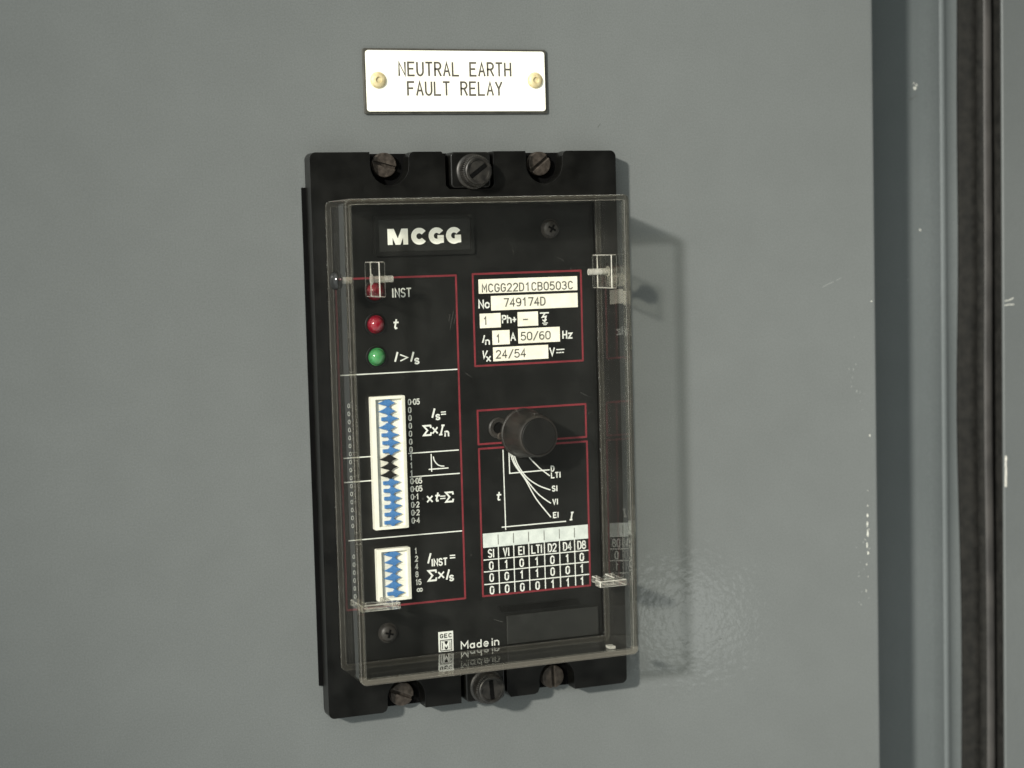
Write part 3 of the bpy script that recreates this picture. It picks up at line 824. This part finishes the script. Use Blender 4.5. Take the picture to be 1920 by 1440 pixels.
# rating stickers
st_ = MB()
def sticker(x0, x1, z0, z1, s='', tx=0, tz=0, h=2.4, w=1.55, gap=.83, sw=.42):
    b = MB(); quad(b, x0, x1, z0, z1, FP, .12)
    text(b, s, tx, tz, h, w, gap, sw, FP - .12, mi=1)
    b.build('rating_sticker', [M['sticker'], M['type']], rel)
sticker(3.3, 37.7, 43.25, 47.85, 'MCGG22D1CB0503C', 4.55, 43.75, 2.45, 1.42, .72)
sticker(7.4, 37.7, 37.7, 42.4, '749174D', 11.9, 38.85, 2.5, 1.5, .62)
sticker(3.4, 10.55, 32.2, 36.85, '1', 4.8, 33.3, 2.4, 1.1)
sticker(16.45, 23.55, 32.25, 36.85, '-', 18.2, 33.2, 2.4, 1.9)
sticker(7.55, 13.5, 26.65, 31.25, '1', 9.0, 27.4, 2.4, 1.1)
sticker(16.5, 31.1, 26.7, 31.55, '50/60', 17.5, 27.75, 2.45, 1.5, .65)
sticker(7.65, 26.85, 21.35, 25.85, '24/54', 8.7, 22.3, 2.45, 1.5, .65)

# maker's badge
b = MB(); quad(b, -13.85, -8.8, -71.55, -65.0, FP, .1)
text(b, 'GEC', -13.2, -66.95, 1.15, .85, .6, .3, FP - .1, mi=1)
bz0, bz1 = -71.2, -67.8
for pts in ([(-13.2, bz0), (-9.4, bz0)], [(-9.4, bz0), (-9.4, bz1)], [(-9.4, bz1), (-13.2, bz1)], [(-13.2, bz1), (-13.2, bz0)]):
    ribbon(b, pts, .24, FP - .1, mi=1)
b.add([(x, FP - .16, z) for x, z in ((-12.7, -70.9), (-9.9, -70.9), (-9.9, -68.1), (-12.7, -68.1))], [(0, 1, 2, 3)], 1)
for pts, w_ in (([(-12.55, -70.75), (-11.75, -70.75)], .35), ([(-10.85, -70.75), (-10.05, -70.75)], .35), ([(-12.15, -70.7), (-12.15, -68.4)], .62), ([(-10.45, -70.7), (-10.45, -68.4)], .62), ([(-12.3, -68.4), (-11.3, -69.9), (-10.3, -68.4)], .5), ([(-12.65, -68.35), (-12.0, -68.35)], .35), ([(-10.6, -68.35), (-9.95, -68.35)], .35)):
    ribbon(b, pts, w_, FP - .18)
b.build('maker_badge', [M['white_print'], M['dark']], rel)

# nameplate
b = MB()
holed('nameplate_frame', rrect(-31.1, 2.0, 56.1, 68.7, .5), [rrect(-29.9, .8, 57.4, 67.5, .3)[::-1]], FP - 1.0, FP + .0, M['face'], rel, bevel=.2)
b.prism(rrect(-29.85, .75, 57.45, 67.45, .3), FP - .75, FP)
npo = b.build('nameplate', M['plate'], rel)
mc = MB(); NY = FP - .75
s_ = 5.0; x_ = -26.6; z_ = 59.6
mpoly = [(0, 0), (.27, 0), (.27, .62), (.50, 0), (.73, 0), (.98, .64), (.98, 0), (1.25, 0), (1.25, 1), (.89, 1), (.625, .36), (.36, 1), (0, 1)]
# the M as convex pieces
for piece in ([(0, 0), (.31, 0), (.31, 1), (0, 1)], [(.98, 0), (1.29, 0), (1.29, 1), (.98, 1)]):
    mc.add([(x_ - .25 + px * 5.2, NY - .03, z_ + pz * s_) for px, pz in piece], [(0, 1, 2, 3)])
mc.add([(x_ - .25 + px * 5.2, NY - .04, z_ + pz * s_) for px, pz in [(.08, 1), (.49, 0), (.80, 0), (.40, 1)]], [(0, 1, 2, 3)])
mc.add([(x_ - .25 + px * 5.2, NY - .05, z_ + pz * s_) for px, pz in [(.49, 0), (.80, 0), (1.20, 1), (.88, 1)]], [(0, 1, 2, 3)])
def cap_c(x, g):
    tw = 1.72
    rx, rz = 2.68 - tw / 2, 2.65 - tw / 2
    cx, cz = x + 2.60, z_ + 2.5
    a1 = 324 if not g else 336
    pts = [(cx + rx * cos(radians(a)), cz + rz * sin(radians(a))) for a in range(36, a1 + 1, 6)]
    ribbon(mc, pts, tw, NY, cap=False)
    if g:
        for q in ([(cx + .25, cz - .85), (cx + 2.35, cz - .85), (cx + 2.35, cz + .2), (cx + .25, cz + .2)], [(cx + 1.15, cz - 2.35), (cx + 2.35, cz - 2.2), (cx + 2.35, cz - .8), (cx + 1.15, cz - .8)]):
            LIFT[0] = (LIFT[0] + 1) % 9
            mc.add([(px, NY - .06 - .004 * LIFT[0], pz) for px, pz in q], [(0, 1, 2, 3)])
cap_c(-19.0, False); cap_c(-13.2, True); cap_c(-7.4, True)
mc.build('nameplate_lettering', M['bold'], npo)

# blank plate over the country of origin
b = MB(); b.prism(rrect(9.6, 42.2, -71.4, -61.9, .3), FP - .9, FP - .02)
b.build('blank_plate', M['plate'], rel, bevel=.2)
b = MB(); b.prism([(8.0, -60.9), (36.5, -60.9), (35.0, -58.8), (7.0, -58.8)], FP - .35, FP - .01)
b.build('recess_shade_strip', M['black'], rel, bevel=.1)  # black strip laid on the face for the shaded recess above the plate

# faceplate screws, cross headed
fs = MB()
fs.lathe([(3.2, 0), (3.2, -.25), (2.9, -.3), (2.7, -1.0), (2.0, -1.55), (1.0, -1.8), (0.02, -1.85)], 0, 0, 40)
f1 = fs.build('faceplate_screw', M['knob'], rel, smooth=50, loc=(28.6, FP, 63.5))
cr = MB(); cr.box(-1.35, 1.35, -1.95, -1.5, -.32, .32); cr.box(-.32, .32, -1.96, -1.5, -1.35, 1.35)
cr.build('cross_recess', M['dark'], f1)
f1.rotation_euler = (0, .5, 0)
copy(f1, rel, loc=(-30.7, FP, -63.4), rot=(0, .25, 0))

# indicator lamps
ld = MB()
ld.lathe([(2.95, 0), (2.95, -.3), (2.7, -.35)] + [(2.62 * cos(radians(a)), -.35 - 2.4 * sin(radians(a))) for a in range(0, 85, 8)] + [(.05, -2.75)], 0, 0, 36)
red = ld.build('indicator_lamp', M['red'], rel, smooth=50, loc=(-31.4, FP, 45.2))
bz = MB(); bz.lathe([(3.5, 0), (3.5, -.35), (3.2, -.5), (2.85, -.5), (2.8, -.1)], 0, 0, 36)
bzo = bz.build('lamp_bezel', M['black'], red, smooth=40)
copy(red, rel, loc=(-31.5, FP, 34.9))
red['label'] = 'red indicator lens partly behind the clear push rod'
gr = ld.build('indicator_lamp', M['green'], rel, smooth=50, loc=(-31.5, FP, 24.7))
copy(bzo, gr)
gr['label'] = 'green indicator lens'

# switch banks
def lever_mesh(pts, name, material):
    b = MB(); b.prism(pts, -.9, 0)
    me_o = b.build(name, material, None, bevel=.12)
    return me_o
LT = [(-3.1, -.1), (-1.6, -.62), (-.6, -.8), (-.15, -1.26), (.6, -1.26), (.95, -.75), (2.6, -.1), (1.0, .7), (.6, 1.26), (-.25, 1.26), (-1.1, .7)]
RT = [(-2.1, -.55), (-.2, -.58), (.25, -1.26), (.9, -1.26), (1.4, -.72), (3.7, 0), (1.5, .72), (.9, 1.26), (.25, 1.26), (-.2, .58), (-2.1, .55)]
def bank(x0, x1, z0, z1, first, states, colours):
    bb = MB()
    o = holed('switch_bank', rrect(x0, x1, z0, z1, .35), [rrect(x0 + 1.5, x1 - 1.0, z0 + .9, z1 - .9, .2)[::-1]], FP - 2.3, FP + .01, M['switch'], rel, bevel=.2)
    f = MB(); f.box(x0 + 1.4, x1 - .9, FP - 1.0, FP - .02, z0 + .8, z1 - .8)
    f.build('switch_bed', M['switch'], o)
    g = MB()
    g.box(x0 + 1.55, x0 + 2.5, FP - 1.12, FP - .98, z0 + 1.0, z1 - 1.0)
    for k in range(1, len(states), 2):
        g.box(x0 + 2.6, x1 - 1.05, FP - 1.06, FP - .99, first - 2.53 * (k + .5) - .05, first - 2.53 * (k + .5) + .05)
    g.build('bed_marking', M['recess'], o)
    xc = (x0 + x1) / 2
    for k, (s, c) in enumerate(zip(states, colours)):
        key = (s, c)
        if key not in LEV:
            l = lever_mesh(LT if s == 'L' else RT, 'switch_lever', M['blue'] if c == 'b' else M['blacklever'])
            LEV[key] = l
            l.parent = o; l.location = Vector((xc, FP - .95, first - 2.53 * k)) * MM
        else:
            copy(LEV[key], o, loc=(xc + random.uniform(-.16, .16), FP - .95 + random.uniform(-.12, .05), first - 2.53 * k + random.uniform(-.04, .04)), rot=(0, random.uniform(-.035, .035), 0))
    return o
LEV = {}
bank(-34.5, -23.3, -29.9, 12.25, 10.1, 'LLRLRRRLLLRRRRRR', 'bbbbbbbkkkbbbbbb')
bank(-34.2, -23.1, -52.8, -36.1, -37.95, 'LLLLLR', 'bbbbbb')

# control knob
kn = MB()
kn.lathe([(8.1, 0), (8.1, -1.2), (7.75, -1.6), (7.5, -4.0), (7.15, -8.0), (6.75, -12.2), (6.5, -13.2), (6.15, -13.6), (5.95, -13.6), (5.9, -13.2), (.3, -13.2)], 0, 0, 192, 0, .05, 24, (3, 5))
ko = kn.build('control_knob', M['knob'], rel, smooth=32, loc=(17.4, FP - .05, -2.45))
kc = MB(); kc.lathe([(5.75, -13.1), (5.75, -13.55), (5.6, -13.7), (.2, -13.7)], 0, 0, 64)
kc.build('knob_cap', M['knobcap'], ko, smooth=40)
kp = MB(); kp.box(-.7, .7, -11.5, -6.0, 6.6, 7.45)
kp.build('knob_pointer', M['knob'], ko, bevel=.3)

# test socket beside the knob
b = MB(); b.lathe([(3.4, 0), (3.4, -.5), (3.0, -.9), (2.0, -.9), (1.75, -.6), (1.7, -.1)], 0, 0, 40)
so_ = b.build('test_socket', M['knob'], rel, smooth=40, loc=(8.7, FP, -.3))
b = MB(); b.prism(circ(0, 0, 1.72, 28), -.35, -.05)
b.build('socket_hole', M['dark'], so_)
b = MB(); b.lathe([(1.2, 0), (1.2, -.8), (.95, -1.0), (.55, -1.0), (.45, -.6), (.1, -.6)], 0, 0, 28)
b.build('terminal_pin', M['screw'], rel, smooth=40, loc=(9.2, FP, -2.95))

# ---- clear cover: pane, four walls (one rounded tube), edge rims
CX0, CX1, CZ0, CZ1 = -47.2, 45.25, -73.3, 73.5
CF = -30.25       # front
TH = 1.8
def loop(off, r):
    return rrect(CX0 + off, CX1 - off, CZ0 + off, CZ1 - off, max(r - off, .4), 6)
def tube(mb, r0, y0, y1, off0, off1):
    A = loop(off0, r0); B = loop(off1, r0); n = len(A)
    vs = [(x, y0, z) for x, z in A] + [(x, y1, z) for x, z in A] + [(x, y0, z) for x, z in B] + [(x, y1, z) for x, z in B]
    fs = []
    for i in range(n):
        j = (i + 1) % n
        fs += [(j, i, n + i, n + j), (2 * n + i, 2 * n + j, 3 * n + j, 3 * n + i), (i, j, 2 * n + j, 2 * n + i), (n + j, n + i, 3 * n + i, 3 * n + j)]
    mb.add(vs, fs)
b = MB(); b.prism(rrect(CX0 + 1.8, CX1 - 1.8, CZ0 + 1.8, CZ1 - 1.8, .8), CF + .03, CF + 2.0)
for pts in ([(-14.3, 39.0), (-14.9, 36.5), (-15.6, 33.5)], [(-13.6, 38.0), (-14.2, 35.2)], [(-15.4, 38.2), (-15.9, 36.0)], [(-11.0, 20.0), (-9.0, 18.6)], [(16.0, -45.0), (18.0, -44.4)],
            [(-22.0, 60.0), (-19.0, 61.2), (-16.0, 61.6)], [(5.0, 8.0), (6.4, 6.2)], [(-4.0, -57.0), (-1.0, -58.2)], [(27.0, 12.0), (29.5, 10.6)], [(20.5, 54.5), (22.5, 53.2)]):
    ribbon(b, pts, .09, CF + .03, cap=False, mi=1)
cov = b.build('cover', [M['clear'], M['hair']], rel)
cov['label'] = 'clear plastic cover over the relay face'
b = MB(); tube(b, 1.8, CF + 2.25, FL - 1.25, 0, TH)
b.build('cover_wall', M['clear_side'], cov, smooth=30)
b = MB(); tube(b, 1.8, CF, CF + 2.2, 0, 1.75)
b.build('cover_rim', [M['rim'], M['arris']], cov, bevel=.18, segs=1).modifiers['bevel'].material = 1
b = MB(); tube(b, 1.8, FL - 1.2, FL - .05, 0, TH)
b.build('cover_lip', [M['lip'], M['arris']], cov, bevel=.15, segs=1).modifiers['bevel'].material = 1

# ---- push rods through the side walls, each with a clear guard plate
def push(xw, s, xp, z):
    """xw wall outer face, s outward sign, xp plate centre"""
    b = MB()
    b.prism(rrect(-25.0, -9.8, z - 5.4, z + 5.4, .5, 3), -1.0, 1.0)          # built in the y,z plane then turned
    b.v = [(xp + y, x, zz) for x, y, zz in b.v]
    o = b.build('guard_plate', [M['glass'], M['edge']], rel, bevel=.26, segs=1); o.modifiers['bevel'].material = 1
    p = MB(); p.lathe([(1.05, -.6), (1.05, 5.6)], 0, 0, 24)
    p.lathe([(1.75, -1.25), (1.75, -1.05)], 0, 0, 24)
    p.v = [(xp - s * y, -17.5 + x, z + zz - 0.0) for x, y, zz in p.v]
    p.build('push_rod', M['rod'], o, smooth=40)
    q = MB(); q.lathe([(1.05, 1.9), (1.05, 4.6)], 0, 0, 24)
    q.v = [(xw - s * y, -17.5 + x, z + zz) for x, y, zz in q.v]
    q.build('rod_stub', M['rod'], o, smooth=40)
    k = MB(); k.lathe([(2.9, 0.1), (2.9, .5)] + [(2.8 * cos(radians(a)), .5 + 1.5 * sin(radians(a))) for a in range(8, 85, 11)] + [(.1, 2.0)], 0, 0, 32)
    k.v = [(xw + s * (y - .0), -17.5 + x, z + zz) for x, y, zz in k.v]
    k.build('push_button', M['button'], o, smooth=50)
M['rod'] = rim('frosted_push_rod', 0.45, (0.80, 0.78, 0.70), 0.3)
M['button'] = varied('glossy_black_button', (0.006, 0.006, 0.006), (0.012, 0.012, 0.011), 300, 0.10)
push(CX0, -1, -34.9, 49.2)
push(CX1, 1, 42.0, 49.3)

# ---- clear stops inside the lower walls
def stop(x_wall, s, length, z):
    b = MB()
    pts = [(0, 0), (length, 0), (length, 4.0), (length - 1.6, 4.0), (length - 1.6, 10.5), (length - 3.6, 10.5), (length - 3.6, 4.4), (2.6, 4.4), (2.6, 12.0), (0, 12.0)]
    b.prism(pts, 0, 2.1)
    b.v = [(x_wall - s * x, -26.5 + zz, z + y) for x, y, zz in b.v]
    b.build('cover_stop', [M['stop'], M['edge']], rel, bevel=.25, segs=1).modifiers['bevel'].material = 1
stop(CX0 + TH + .02, -1, 12.6, -51.5)
stop(CX1 - TH - .02, 1, 9.5, -51.5)
# small moulded foot in the lower right corner of the cover
b = MB(); b.prism(rrect(36.2, 38.6, CZ0 + TH + .05, CZ0 + TH + 1.0, .3, 3), -27.5, -24.5)
b.build('cover_foot', [M['rod']], rel, bevel=.2)
